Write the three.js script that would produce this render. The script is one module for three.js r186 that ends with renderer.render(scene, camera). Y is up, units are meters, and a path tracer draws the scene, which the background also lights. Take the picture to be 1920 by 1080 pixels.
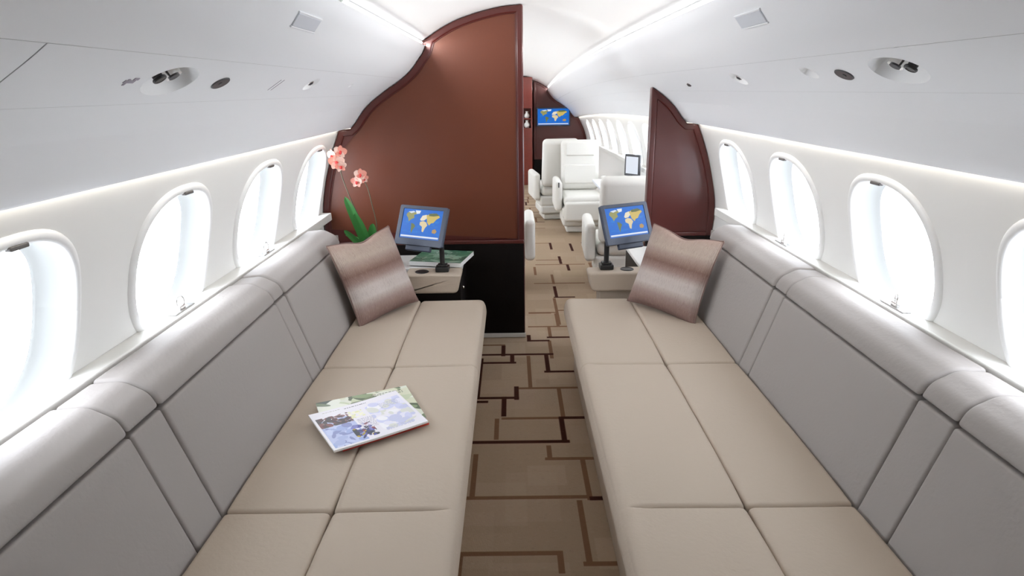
import * as THREE from 'three';
import { mergeGeometries, mergeVertices } from 'three/addons/utils/BufferGeometryUtils.js';
import { RoundedBoxGeometry } from 'three/addons/geometries/RoundedBoxGeometry.js';
import { RectAreaLightUniformsLib } from 'three/addons/lights/RectAreaLightUniformsLib.js';
RectAreaLightUniformsLib.init();

// ------------------------------------------------------------------ camera, sky, exposure
// x to the right, y up, the cabin runs along -z; "d" below is the distance ahead of the camera (z = -d)
const scene = new THREE.Scene();
const DEG = Math.PI / 180;
const camera = new THREE.PerspectiveCamera(49.18, 1920 / 1080, 0.02, 60);
camera.position.set(-0.058, 1.42, 0);
camera.rotation.order = 'YXZ';
camera.rotation.set(-17.5 * DEG, 0.14 * DEG, -0.8 * DEG);
scene.background = new THREE.Color().setRGB(0.91, 0.98, 1.08);
scene.backgroundIntensity = 6.0;
const renderer = new THREE.WebGLRenderer({ antialias: true });
renderer.toneMapping = THREE.LinearToneMapping;
renderer.toneMappingExposure = 1.62;
renderer.shadowMap.enabled = true;
const LED_CEILING = { radiance: 70, glow: 1.5, color: [1.0, 0.98, 0.955] };   // the two strips beside the vault
const LED_COVE = { radiance: 10, glow: 0.4, color: [1.0, 0.94, 0.83] };       // the thin wash strips above the windows

const D0 = -0.75, D1 = 10.55;            // the cabin's two ends
const PART_L = 3.52, PART_R = 3.66;      // the two wood partitions
const FAR = 10.2;

// ------------------------------------------------------------------ helpers
let seed = 7;
const rnd = () => { seed = (seed * 1664525 + 1013904223) >>> 0; return seed / 4294967296; };
const lerp = (a, b, t) => a + (b - a) * t;
const clamp = (v, a = 0, b = 1) => Math.min(b, Math.max(a, v));
const taken = {};
function numbered(n) { const k = taken[n] = (taken[n] ?? -1) + 1; return k ? `${n}_${String(k).padStart(3, '0')}` : n; }
function tag(o, label, category, group, kind) {
  o.userData.label = label; o.userData.category = category;
  if (group) o.userData.group = group;
  if (kind) o.userData.kind = kind;
  return o;
}
function obj(name, geo, mat, parent = scene) {
  const g = Array.isArray(geo) ? mergeGeometries(geo.map((x) => { const y = x.index ? x.toNonIndexed() : x; for (const k of Object.keys(y.attributes)) if (!['position', 'normal', 'uv'].includes(k)) y.deleteAttribute(k); return y; })) : geo;
  const m = new THREE.Mesh(g, mat);
  m.name = parent === scene ? numbered(name) : name;
  m.castShadow = m.receiveShadow = true;
  parent.add(m);
  return m;
}
function thing(name, label, category, pos = [0, 0, 0], turn = 0, group, kind) {
  const o = new THREE.Group(); o.name = numbered(name); scene.add(o);
  o.position.set(...pos); o.rotation.y = turn;
  return tag(o, label, category, group, kind);
}
function sub(name, parent) { const o = new THREE.Group(); o.name = name; parent.add(o); return o; }
function copyOf(root, pos, turn, label, group) {
  const r = root.clone(); r.name = numbered(root.name.replace(/_\d{3}$/, '')); scene.add(r);
  r.userData = { ...root.userData }; r.position.set(...pos); r.rotation.y = turn;
  return tag(r, label, root.userData.category, group ?? root.userData.group);
}
function box(w, h, d, x = 0, y = 0, z = 0, r = 0.004, seg = 2) {
  const g = r > 0 ? new RoundedBoxGeometry(w, h, d, seg, Math.min(r, w / 2.01, h / 2.01, d / 2.01)) : new THREE.BoxGeometry(w, h, d);
  return g.translate(x, y, z);
}
function cyl(r0, r1, h, x = 0, y = 0, z = 0, n = 24) { return new THREE.CylinderGeometry(r0, r1, h, n).translate(x, y, z); }
function tube(pts, r, n = 40, m = 8) { return new THREE.TubeGeometry(new THREE.CatmullRomCurve3(pts.map((p) => new THREE.Vector3(...p))), n, r, m); }
// a grid surface; fn(i, j) gives the point, uvFn(i, j) its uv in metres
function gridGeo(nu, nv, fn, uvFn, flip = false) {
  const p = [], uv = [], ix = [];
  for (let i = 0; i <= nu; i++) for (let j = 0; j <= nv; j++) { p.push(...fn(i, j)); uv.push(...uvFn(i, j)); }
  for (let i = 0; i < nu; i++) for (let j = 0; j < nv; j++) {
    const a = i * (nv + 1) + j, b = a + nv + 1;
    flip ? ix.push(a, a + 1, b, b, a + 1, b + 1) : ix.push(a, b, a + 1, b, b + 1, a + 1);
  }
  const g = new THREE.BufferGeometry();
  g.setAttribute('position', new THREE.Float32BufferAttribute(p, 3));
  g.setAttribute('uv', new THREE.Float32BufferAttribute(uv, 2));
  g.setIndex(ix); g.computeVertexNormals();
  return g;
}
// polygon [x, y, radius] -> dense outline with rounded corners
function roundPoly(pts, seg = 7, maxLen = 0.03) {
  const out = [], n = pts.length;
  for (let i = 0; i < n; i++) {
    const [px, py] = pts[(i + n - 1) % n], [x, y, r] = pts[i], [nx, ny] = pts[(i + 1) % n];
    let ax = px - x, ay = py - y, bx = nx - x, by = ny - y;
    const la = Math.hypot(ax, ay), lb = Math.hypot(bx, by); ax /= la; ay /= la; bx /= lb; by /= lb;
    const half = Math.acos(clamp(ax * bx + ay * by, -1, 1)) / 2;
    const t = Math.min((r || 0.001) / Math.tan(half), la * 0.49, lb * 0.49);
    for (let k = 0; k <= seg; k++) {
      const s = k / seg, c = 1 - s;
      out.push([x + ax * t * c * c + bx * t * s * s, y + ay * t * c * c + by * t * s * s]);
    }
  }
  const dense = [];
  for (let i = 0; i < out.length; i++) {
    const a = out[i], b = out[(i + 1) % out.length], L = Math.hypot(b[0] - a[0], b[1] - a[1]), m = Math.max(1, Math.ceil(L / maxLen));
    for (let k = 0; k < m; k++) dense.push([lerp(a[0], b[0], k / m), lerp(a[1], b[1], k / m)]);
  }
  return dense;
}
function polyArea(p) { let s = 0; for (let i = 0; i < p.length; i++) { const a = p[i], b = p[(i + 1) % p.length]; s += a[0] * b[1] - b[0] * a[1]; } return s / 2; }
function polyNormals(p) {   // outward normals of a counter-clockwise outline
  const n = p.length;
  return p.map((q, i) => {
    const a = p[(i + n - 1) % n], b = p[(i + 1) % n]; const dx = b[0] - a[0], dy = b[1] - a[1], L = Math.hypot(dx, dy) || 1;
    return [dy / L, -dx / L];
  });
}
function insetPoly(p, amount) {
  const N = polyNormals(p), out = p.map((q, i) => [q[0] - N[i][0] * amount, q[1] - N[i][1] * amount]);
  if (amount < 0.01) return out;
  const dist = (q) => { let m = 9; for (let i = 0; i < p.length; i++) { const a = p[i], b = p[(i + 1) % p.length], dx = b[0] - a[0], dy = b[1] - a[1], t = clamp(((q[0] - a[0]) * dx + (q[1] - a[1]) * dy) / (dx * dx + dy * dy || 1)); m = Math.min(m, Math.hypot(q[0] - a[0] - t * dx, q[1] - a[1] - t * dy)); } return m; };
  return out.filter((q) => dist(q) > amount * 0.97);
}
// an upholstered piece: outline (x, y) swept from d0 to d1, its ends rounded by r0 / r1, slightly puffed; fade(x, y) 0..1 scales the end rounding
function sweep(outline, d0, d1, { r0 = 0.012, r1 = 0.012, puff = 0, fade = () => 1, puffAt = () => 1, sign = 1, rows = 14 } = {}) {
  let P = outline; if (polyArea(P) < 0) P = [...P].reverse();
  const N = polyNormals(P), n = P.length, ts = [];
  for (const f of [0, 0.06, 0.2, 0.4, 0.65, 1]) ts.push(d0 + f * r0);
  for (let k = 1; k < rows; k++) ts.push(lerp(d0 + r0, d1 - r1, k / rows));
  for (const f of [1, 0.65, 0.4, 0.2, 0.06, 0]) ts.push(d1 - f * r1);
  const arc = [0]; for (let i = 1; i <= n; i++) arc.push(arc[i - 1] + Math.hypot(P[i % n][0] - P[i - 1][0], P[i % n][1] - P[i - 1][1]));
  const at = (i, j) => {
    const d = ts[i], k = j % n, e0 = d - d0, e1 = d1 - d;
    const o = (e, r) => e >= r ? 0 : r - Math.sqrt(Math.max(0, r * r - (r - e) ** 2));
    const inset = (o(e0, r0) + o(e1, r1)) * fade(P[k][0], P[k][1]);
    const m = clamp((d - d0) / (d1 - d0)), pf = puff * (1 - (2 * m - 1) ** 4) * puffAt(P[k][0], P[k][1]);
    return [sign * (P[k][0] + N[k][0] * (pf - inset)), P[k][1] + N[k][1] * (pf - inset), -d];
  };
  const gs = [gridGeo(ts.length - 1, n, at, (i, j) => [ts[i], arc[j]], sign > 0)];
  for (const [row, up] of [[0, true], [ts.length - 1, false]]) {
    const sh = new THREE.Shape(P.map((q, k) => { const v = at(row, k); return new THREE.Vector2(v[0], v[1]); }));
    const c = new THREE.ShapeGeometry(sh); c.translate(0, 0, -ts[row]);
    if (!up) { const ix = c.index.array; for (let i = 0; i < ix.length; i += 3) [ix[i], ix[i + 1]] = [ix[i + 1], ix[i]]; const nn = c.attributes.normal.array; for (let i = 2; i < nn.length; i += 3) nn[i] *= -1; }
    gs.push(c);
  }
  return mergeGeometries(gs.map((g) => g.toNonIndexed()));
}
function extrude(outline, depth, bevel = 0.003, holes = [], bs = 3) {
  const sh = new THREE.Shape(outline.map((p) => new THREE.Vector2(...p)));
  for (const h of holes) sh.holes.push(new THREE.Path(h.map((p) => new THREE.Vector2(...p))));
  return new THREE.ExtrudeGeometry(sh, { depth: depth - 2 * bevel, bevelEnabled: bevel > 0, bevelSize: bevel, bevelThickness: bevel, bevelOffset: -bevel, bevelSegments: bs, curveSegments: 8 }).translate(0, 0, bevel);
}

// ------------------------------------------------------------------ procedural textures
function noiseField(n, cells, oct = 4) {   // tileable value noise in 0..1
  const f = new Float32Array(n * n); let amp = 1, tot = 0, c = cells;
  for (let o = 0; o < oct; o++) {
    const g = Array.from({ length: c * c }, rnd);
    for (let y = 0; y < n; y++) for (let x = 0; x < n; x++) {
      const u = x / n * c, v = y / n * c, i = Math.floor(u), j = Math.floor(v); let a = u - i, b = v - j;
      a = a * a * (3 - 2 * a); b = b * b * (3 - 2 * b);
      const q = (p, r) => g[(r % c) * c + (p % c)];
      f[y * n + x] += amp * lerp(lerp(q(i, j), q(i + 1, j), a), lerp(q(i, j + 1), q(i + 1, j + 1), a), b);
    }
    tot += amp; amp *= 0.55; c *= 2;
  }
  for (let i = 0; i < f.length; i++) f[i] /= tot;
  return f;
}
function dataTex(n, fn, repeat, srgb = false) {
  const a = new Uint8Array(n * n * 4);
  for (let y = 0; y < n; y++) for (let x = 0; x < n; x++) { const c = fn(x, y); a.set([c[0], c[1], c[2], 255], (y * n + x) * 4); }
  const t = new THREE.DataTexture(a, n, n); t.wrapS = t.wrapT = THREE.RepeatWrapping; t.magFilter = THREE.LinearFilter; t.minFilter = THREE.LinearMipmapLinearFilter; t.generateMipmaps = true;
  t.repeat.set(repeat, repeat); if (srgb) t.colorSpace = THREE.SRGBColorSpace; t.needsUpdate = true;
  return t;
}
function canvasTex(w, h, draw) {
  const c = document.createElement('canvas'); c.width = w; c.height = h; draw(c.getContext('2d'), w, h);
  const t = new THREE.CanvasTexture(c); t.colorSpace = THREE.SRGBColorSpace; t.anisotropy = 8; return t;
}
const nf = noiseField(256, 24, 4), nfCoarse = noiseField(256, 4, 5);
const leatherBump = dataTex(256, (x, y) => { const v = 255 * nf[y * 256 + x]; return [v, v, v]; }, 5);
const fineBump = dataTex(256, (x, y) => { const v = 255 * rnd(); return [v, v, v]; }, 6);
const woodMap = dataTex(256, (x, y) => { const v = nfCoarse[(Math.floor(y / 5) % 256) * 256 + x] * 0.6 + nf[((y * 3) % 256) * 256 + (x >> 3)] * 0.4; return [96 + 44 * v, 34 + 26 * v, 26 + 20 * v]; }, 1.2, true);

// ------------------------------------------------------------------ materials
const std = (rgb, rough, o = {}) => new THREE.MeshPhysicalMaterial({ color: new THREE.Color().setRGB(...rgb), roughness: rough, ...o });
const M = {
  white: std([0.86, 0.865, 0.865], 0.55),
  panelWhite: std([0.865, 0.88, 0.90], 0.5),
  wall: std([0.81, 0.805, 0.78], 0.6),
  reveal: std([0.38, 0.385, 0.375], 0.6, { specularIntensity: 0.3 }),  // albedo lowered to put the shade of the recess into the colour
  rim: std([0.86, 0.86, 0.85], 0.4),
  outer: std([0.55, 0.55, 0.55], 0.8),
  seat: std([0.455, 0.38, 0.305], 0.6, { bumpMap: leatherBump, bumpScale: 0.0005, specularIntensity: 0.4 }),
  back: std([0.335, 0.307, 0.29], 0.66, { bumpMap: leatherBump, bumpScale: 0.0005, specularIntensity: 0.35 }),  // same leather as the seat, with the shade on the backs put into the colour
  ledge: std([0.70, 0.69, 0.66], 0.5),
  chair: std([0.74, 0.725, 0.68], 0.5, { bumpMap: leatherBump, bumpScale: 0.0004 }),
  cherry: std([0.075, 0.010, 0.007], 0.38, { clearcoat: 0.25, clearcoatRoughness: 0.15 }),
  cherryWood: std([1, 1, 1], 0.3, { map: woodMap, clearcoat: 0.5, clearcoatRoughness: 0.15 }),
  panel: std([0.125, 0.033, 0.0145], 0.38, { bumpMap: leatherBump, bumpScale: 0.0002, specularIntensity: 0.9 }),
  ebony: std([0.005, 0.003, 0.0025], 0.5, { specularIntensity: 0.35 }),
  black: std([0.012, 0.012, 0.013], 0.4),
  darkGrey: std([0.05, 0.05, 0.055], 0.5),
  bezel: std([0.04, 0.052, 0.085], 0.42),
  chrome: std([0.75, 0.74, 0.72], 0.18, { metalness: 1 }),
  steel: std([0.45, 0.44, 0.43], 0.3, { metalness: 1 }),
  glass: std([1, 1, 1], 0.0, { transmission: 1, thickness: 0, ior: 1.4, specularIntensity: 0.4 }),
  clip: std([0.10, 0.09, 0.085], 0.45),
  lens: std([0.66, 0.69, 0.74], 0.4),
  grille: std([0.09, 0.07, 0.07], 0.6),
  mark: std([0.33, 0.30, 0.36], 0.6),
  counter: std([0.74, 0.73, 0.71], 0.35),
  stem: std([0.10, 0.09, 0.05], 0.6),
  leaf: std([0.035, 0.17, 0.035], 0.4),
  petal: std([0.92, 0.42, 0.33], 0.6, { transmission: 0.25, thickness: 0, side: THREE.DoubleSide }),
  petalPale: std([0.95, 0.72, 0.62], 0.6, { transmission: 0.25, thickness: 0, side: THREE.DoubleSide }),
  lip: std([0.72, 0.05, 0.05], 0.5),
  pot: std([0.72, 0.71, 0.69], 0.4),
  paper: std([0.85, 0.85, 0.83], 0.6),
  redPaper: std([0.55, 0.05, 0.03], 0.5),
};
const glowMat = (L) => new THREE.MeshStandardMaterial({ color: 0x000000, roughness: 1, emissive: new THREE.Color().setRGB(...L.color), emissiveIntensity: L.glow });

// ------------------------------------------------------------------ the cabin's cross-section
const droop = (d, y) => (d > 3.0 ? 0.0045 * (d - 3.0) ** 2 * clamp((y - 0.3) / 0.9) : 0);   // the fuselage tapers towards the nose
class Profile {   // outward x and y, by arc length
  constructor(pts) {
    this.c = new THREE.CatmullRomCurve3(pts.map((p) => new THREE.Vector3(p[0], p[1], 0)), false, 'centripetal');
    this.c.arcLengthDivisions = 400; this.len = this.c.getLength();
    this.tab = []; for (let i = 0; i <= 400; i++) { const p = this.c.getPointAt(i / 400); this.tab.push([p.x, p.y]); }
  }
  at(s) { const t = clamp(s / this.len) * 400, i = Math.min(399, Math.floor(t)), f = t - i; return [lerp(this.tab[i][0], this.tab[i + 1][0], f), lerp(this.tab[i][1], this.tab[i + 1][1], f)]; }
  normal(s) { const a = this.at(s - 0.01), b = this.at(s + 0.01), dx = b[0] - a[0], dy = b[1] - a[1], L = Math.hypot(dx, dy); return [dy / L, -dx / L]; }   // for a wall going up: outward
  sOf(fn) { let best = 0, e = 1e9; for (let i = 0; i <= 400; i++) { const v = Math.abs(fn(this.tab[i])); if (v < e) { e = v; best = i / 400 * this.len; } } return best; }
}
const wallP = new Profile([[1.00, 0], [1.075, 0.28], [1.118, 0.52], [1.134, 0.70], [1.128, 0.80], [1.092, 0.97], [1.058, 1.075], [1.030, 1.15], [0.998, 1.226], [0.988, 1.262]]);
const psuPts = [[0.505, 1.648], [0.522, 1.612], [0.545, 1.582], [0.587, 1.530], [0.645, 1.482], [0.735, 1.424], [0.80, 1.378], [0.838, 1.346]];
const psuP = new Profile(psuPts);
const bandP = new Profile([[0.838, 1.346], [0.858, 1.325], [0.885, 1.29], [0.912, 1.255], [0.93, 1.238]]);
const vaultPts = [[0.53, 1.664], [0.495, 1.686], [0.43, 1.727], [0.351, 1.766], [0.28, 1.791], [0.205, 1.812], [0.10, 1.833], [0, 1.842]];
const vaultP = new Profile(vaultPts);
// surface maps: side sign, arc length, d and an offset along the surface normal -> world point
const onWall = (sg, s, d, off = 0) => { const p = wallP.at(s), n = wallP.normal(s); return [sg * (p[0] + n[0] * off), p[1] + n[1] * off - droop(d, p[1]), -d]; };
const onPsu = (sg, s, d, off = 0) => { const p = psuP.at(s), n = psuP.normal(s); return [sg * (p[0] - n[0] * off), p[1] - n[1] * off - droop(d, p[1]), -d]; };   // off > 0: up, away from the cabin

function stripGeo(prof, sg, s0, s1, d0, d1, map, flip, nd = 24, ns = 14) {
  return gridGeo(nd, ns, (i, j) => map(sg, lerp(s0, s1, j / ns), lerp(d0, d1, i / nd)), (i, j) => [lerp(d0, d1, i / nd), lerp(s0, s1, j / ns)], flip);
}
// a rectangular patch of a mapped surface with a superellipse hole
function holePatch(map, d0, d1, s0, s1, h, flip, off = 0) {
  const angs = []; for (let k = 0; k < 64; k++) angs.push(k / 64 * 2 * Math.PI);
  for (const [d, s] of [[d0, s0], [d0, s1], [d1, s0], [d1, s1]]) angs.push((Math.atan2(s - h.s, d - h.d) + 2 * Math.PI) % (2 * Math.PI));
  angs.sort((a, b) => a - b);
  const K = 6, N = angs.length;
  const edge = (a) => { const c = Math.cos(a), q = Math.sin(a); const td = c > 1e-9 ? (d1 - h.d) / c : c < -1e-9 ? (d0 - h.d) / c : 1e9, tsn = q > 1e-9 ? (s1 - h.s) / q : q < -1e-9 ? (s0 - h.s) / q : 1e9; return Math.min(td, tsn); };
  const P = (i, j) => { const a = angs[j % N], r0 = seRadius(h.a, h.b, h.n, a), r = lerp(r0, edge(a), (i / K) ** 1.3); return [h.d + r * Math.cos(a), h.s + r * Math.sin(a)]; };
  return gridGeo(K, N, (i, j) => { const [d, s] = P(i, j); return map(s, d, off); }, (i, j) => P(i, j), flip);
}
function seRadius(a, b, n, t) { return 1 / Math.pow(Math.pow(Math.abs(Math.cos(t)) / a, n) + Math.pow(Math.abs(Math.sin(t)) / b, n), 1 / n); }
// a ring surface that joins rings of given scale and offset around a hole
function ringGeo(map, h, rings, flip, N = 72) {
  return gridGeo(rings.length - 1, N, (i, j) => { const a = j / N * 2 * Math.PI, [k, off] = rings[i], r = seRadius(h.a + k, h.b + k, h.n, a); return map(h.s + r * Math.sin(a), h.d + r * Math.cos(a), off); }, (i, j) => [i * 0.02, j / N], flip);
}
function discGeo(map, h, k, off, flip, N = 72) {
  return gridGeo(5, N, (i, j) => { const a = j / N * 2 * Math.PI, r = seRadius(h.a + k, h.b + k, h.n, a) * (i / 5); return map(h.s + r * Math.sin(a), h.d + r * Math.cos(a), off); }, (i, j) => [i * 0.05, j / N], flip);
}

// ------------------------------------------------------------------ floor
const carpetSegments = [[1,-0.24,2.74,-0.24,3.2],[1,-0.24,2.74,-0.05,2.74],[1,-0.05,2.73,-0.05,2.85],[1,-0.11,2.57,-0.11,2.74],[1,-0.23,3.26,0.15,3.26],[1,-0.12,3.25,-0.12,3.38],[1,-0.07,3.15,-0.07,3.24],[1,-0.23,3.15,-0.06,3.15],[1,0.12,3.03,0.12,3.24],[1,0.11,3.03,0.29,3.03],[1,0.03,3.46,0.03,3.54],[1,0.03,3.46,0.14,3.46],[1,0.15,3.51,0.29,3.51],[1,0.15,2.34,0.15,2.53],[1,-0.25,2.34,0.16,2.34],[1,0.15,2.54,0.29,2.54],[1,0.22,1.95,0.29,1.95],[0,-0.25,3.4,-0.12,3.4],[0,0.02,2.85,0.02,3.23],[0,-0.04,2.84,0.29,2.84],[0,0.16,2.54,0.16,2.83],[0,-0.11,2.54,0.15,2.54],[0,-0.14,2.37,-0.14,2.53],[0,0.08,2.22,0.08,2.3],[0,0.07,2.21,0.28,2.21],[0,-0.22,1.98,-0.22,2.24],[0,-0.25,1.96,0.2,1.96],[0,0.21,1.95,0.21,2.2],[0,0.17,1.62,0.17,1.93],[0,0.16,1.62,0.28,1.62],[0,-0.25,1.67,0.07,1.67],[0,0.08,1.59,0.08,1.67],[0,-0.24,1.57,-0.24,1.66],[0,0.15,3.21,0.15,3.45],[0,0.23,3.73,0.23,4.24],[0,0.04,3.69,0.32,3.69],[0,0.05,3.95,0.23,3.95],[0,0.16,3.51,0.16,3.68],[1,0.25,4.27,0.25,4.52],[1,0.24,4.27,0.37,4.27],[1,0.35,5.18,0.35,5.41],[1,0.4,4.97,0.4,5.13],[1,0.3,5.69,0.3,5.93],[1,0.49,5.62,0.49,5.89],[0,0.15,5.3,0.36,5.3],[0,0.14,5.15,0.54,5.15],[0,0.12,4.85,0.12,5.07],[0,0.16,5.93,0.3,5.93],[0,0.05,3.94,0.18,3.94],[0,0.23,3.99,0.34,3.99],[0,0.22,3.7,0.22,3.92],[0,0.11,4.61,0.48,4.61],[0,0.25,4.6,0.25,4.84]];
const CP = { x0: -1.1, d0: 0.95, w: 2.2, h: 5.0, k: 400 };
const carpetTex = canvasTex(880, 2000, (g, w, h) => {
  g.fillStyle = 'rgb(158,137,115)'; g.fillRect(0, 0, w, h);
  const X = (x) => (x - CP.x0) * CP.k, Y = (d) => h - (d - CP.d0) * CP.k;
  // blocks of slightly different yarn
  for (let i = 0; i < 170; i++) {
    const v = 145 + rnd() * 30, bw = 0.14 + rnd() * 0.25, bh = 0.12 + rnd() * 0.22;
    g.fillStyle = `rgba(${v + 6 | 0},${v - 14 | 0},${v - 36 | 0},0.35)`;
    g.fillRect(X(-1.1 + rnd() * 2.2), Y(0.95 + rnd() * 5), bw * CP.k, bh * CP.k);
  }
  const seg = (k, x0, a, x1, b) => {
    g.strokeStyle = k ? 'rgb(58,28,20)' : 'rgb(118,88,66)'; g.lineWidth = k ? 9 : 8; g.lineCap = 'square';
    g.beginPath(); g.moveTo(X(x0), Y(a)); g.lineTo(X(x1), Y(b)); g.stroke();
  };
  // outside the aisle the same kind of steps, laid at random
  for (let i = 0; i < 90; i++) {
    const side = rnd() < 0.5 ? -1 : 1, x = side < 0 ? -1.05 + rnd() * 0.65 : 0.58 + rnd() * 0.4, d = 0.95 + rnd() * 5, k = rnd() < 0.35 ? 1 : 0, L = 0.12 + rnd() * 0.2;
    rnd() < 0.5 ? seg(k, x, d, x + L, d) : seg(k, x, d, x, d + L);
  }
  for (const s of carpetSegments.filter((q) => !q[0])) seg(...s);
  for (const s of carpetSegments.filter((q) => q[0])) seg(...s);
  // yarn grain
  for (let i = 0; i < 26000; i++) { const v = rnd() < 0.5 ? 255 : 0; g.fillStyle = `rgba(${v},${v},${v},0.05)`; g.fillRect(rnd() * w, rnd() * h, 2 + rnd() * 3, 1); }
});
carpetTex.wrapS = carpetTex.wrapT = THREE.RepeatWrapping;
const floorMat = std([1, 1, 1], 0.95, { map: carpetTex, bumpMap: fineBump, bumpScale: 0.001, specularIntensity: 0.2 });
{
  const g = new THREE.BoxGeometry(2.26, 0.06, D1 - D0).translate(0, -0.03, -(D0 + D1) / 2);
  const p = g.attributes.position, uv = g.attributes.uv;
  for (let i = 0; i < p.count; i++) uv.setXY(i, (p.getX(i) - CP.x0) / CP.w, (-p.getZ(i) - CP.d0) / CP.h);
  tag(obj('floor', g, floorMat), 'beige aisle carpet with brown stepped line pattern', 'floor', null, 'structure');
}

// ------------------------------------------------------------------ side walls and windows
const PITCH = 0.678, W0 = 1.19;
const sWin = wallP.sOf((p) => p[1] - 0.937);
const holeAt = (d) => ({ d, s: sWin, a: 0.218, b: 0.222, n: 2.5 });
const winKs = []; for (let k = 0; k <= 12; k++) winKs.push(k);
let winNo = 0;
for (const sg of [-1, 1]) {
  const side = sg < 0 ? 'left' : 'right', flip = sg < 0;
  const map = (s, d, off) => onWall(sg, s, d, off);
  const gs = [], kA = W0 + PITCH * (winKs[0] - 0.5), kB = W0 + PITCH * (winKs.at(-1) + 0.5);
  const sLo = wallP.sOf((p) => p[1] - 0.62), sHi = wallP.len;
  for (const k of winKs) {
    const d = W0 + PITCH * k, h = holeAt(d);
    gs.push(holePatch(map, d - PITCH / 2, d + PITCH / 2, sLo, sHi, h, flip));
    gs.push(holePatch(map, d - PITCH / 2, d + PITCH / 2, sLo, sHi, { ...h, a: h.a - 0.034, b: h.b - 0.034 }, !flip, 0.072));
  }
  gs.push(stripGeo(wallP, sg, 0, sLo, D0, D1, onWall, !flip, 40, 10));
  gs.push(stripGeo(wallP, sg, 0, sLo, D0, D1, (a, s, d) => onWall(a, s, d, 0.072), flip, 40, 10));
  for (const [a, b] of [[D0, kA], [kB, D1]]) { gs.push(stripGeo(wallP, sg, sLo, sHi, a, b, onWall, !flip, 4, 20)); gs.push(stripGeo(wallP, sg, sLo, sHi, a, b, (q, s, d) => onWall(q, s, d, 0.072), flip, 4, 20)); }
  tag(obj('wall_' + side, gs, M.wall), `cream curved cabin side wall with oval windows on the ${side}`, 'wall', null, 'structure');
  for (const k of winKs) {
    const d = W0 + PITCH * k, h = holeAt(d);
    winNo++;
    const w = new THREE.Group(); w.name = 'window_' + winNo; scene.add(w);
    const far = d > (sg < 0 ? PART_L : PART_R);
    const nth = ['nearest the camera at the picture edge', 'second from the camera', 'third from the camera', 'beside the wood partition'][k];
    tag(w, far ? (sg < 0 ? 'oval cabin window of the far cabin, behind the large brown partition' : 'slim bright oval window in the row along the far right cabin wall') : `bright oval window in the ${side} wall, ${nth}`, 'window', far ? (sg < 0 ? 'far left cabin windows' : 'far right cabin windows') : `windows above the ${side} sofa`, 'structure');
    obj('rim', ringGeo(map, h, [[0.020, 0.001], [0.018, -0.005], [0.012, -0.010], [0.003, -0.012], [-0.004, -0.009], [-0.007, 0.0], [-0.008, 0.012]], flip), M.rim, w);
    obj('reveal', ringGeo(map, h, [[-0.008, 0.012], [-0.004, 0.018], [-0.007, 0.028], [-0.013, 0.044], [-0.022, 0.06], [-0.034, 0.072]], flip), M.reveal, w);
    obj('pane', discGeo(map, h, -0.030, 0.068, flip), M.glass, w);
    if (!far) {   // two small dark shade clips at the head of the opening
      const c = [];
      for (const [dd, off, ds] of [[0.004, -0.010, -0.004], [0.036, 0.012, -0.014]]) {
        const p = map(h.s + h.b + ds, h.d + dd, off); c.push(new RoundedBoxGeometry(0.014, 0.010, 0.05, 2, 0.003).translate(...p));
      }
      c.forEach((g) => obj('shade_clip', g, M.clip, w));
    }
  }
}
// ledge along each wall above the sofa backs
let trimNo = 0;
for (const sg of [-1, 1]) {
  for (const [a, b] of [[D0 + 0.02, PART_L - 0.03], [PART_R + 0.1, FAR - 0.05]]) {
    if (sg < 0 && a > 3) continue;
    const P = roundPoly([[1.072, 0.735, 0.003], [1.073, 0.776, 0.006], [1.131, 0.776, 0.002], [1.131, 0.735, 0.002]], 4);
    trimNo++;
    const rows = 8, y = (v, d) => v - droop(d, v);
    const g = sweep(P, a, b, { r0: 0.003, r1: 0.003, sign: sg, rows });
    const p = g.attributes.position; for (let i = 0; i < p.count; i++) p.setY(i, y(p.getY(i), -p.getZ(i)));
    tag(obj('trim_' + trimNo, g, M.ledge), a > 3 ? 'pale window ledge running along the far right cabin wall' : `pale narrow ledge under the windows behind the ${sg < 0 ? 'left' : 'right'} sofa`, 'ledge', null, 'structure');
  }
}

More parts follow.
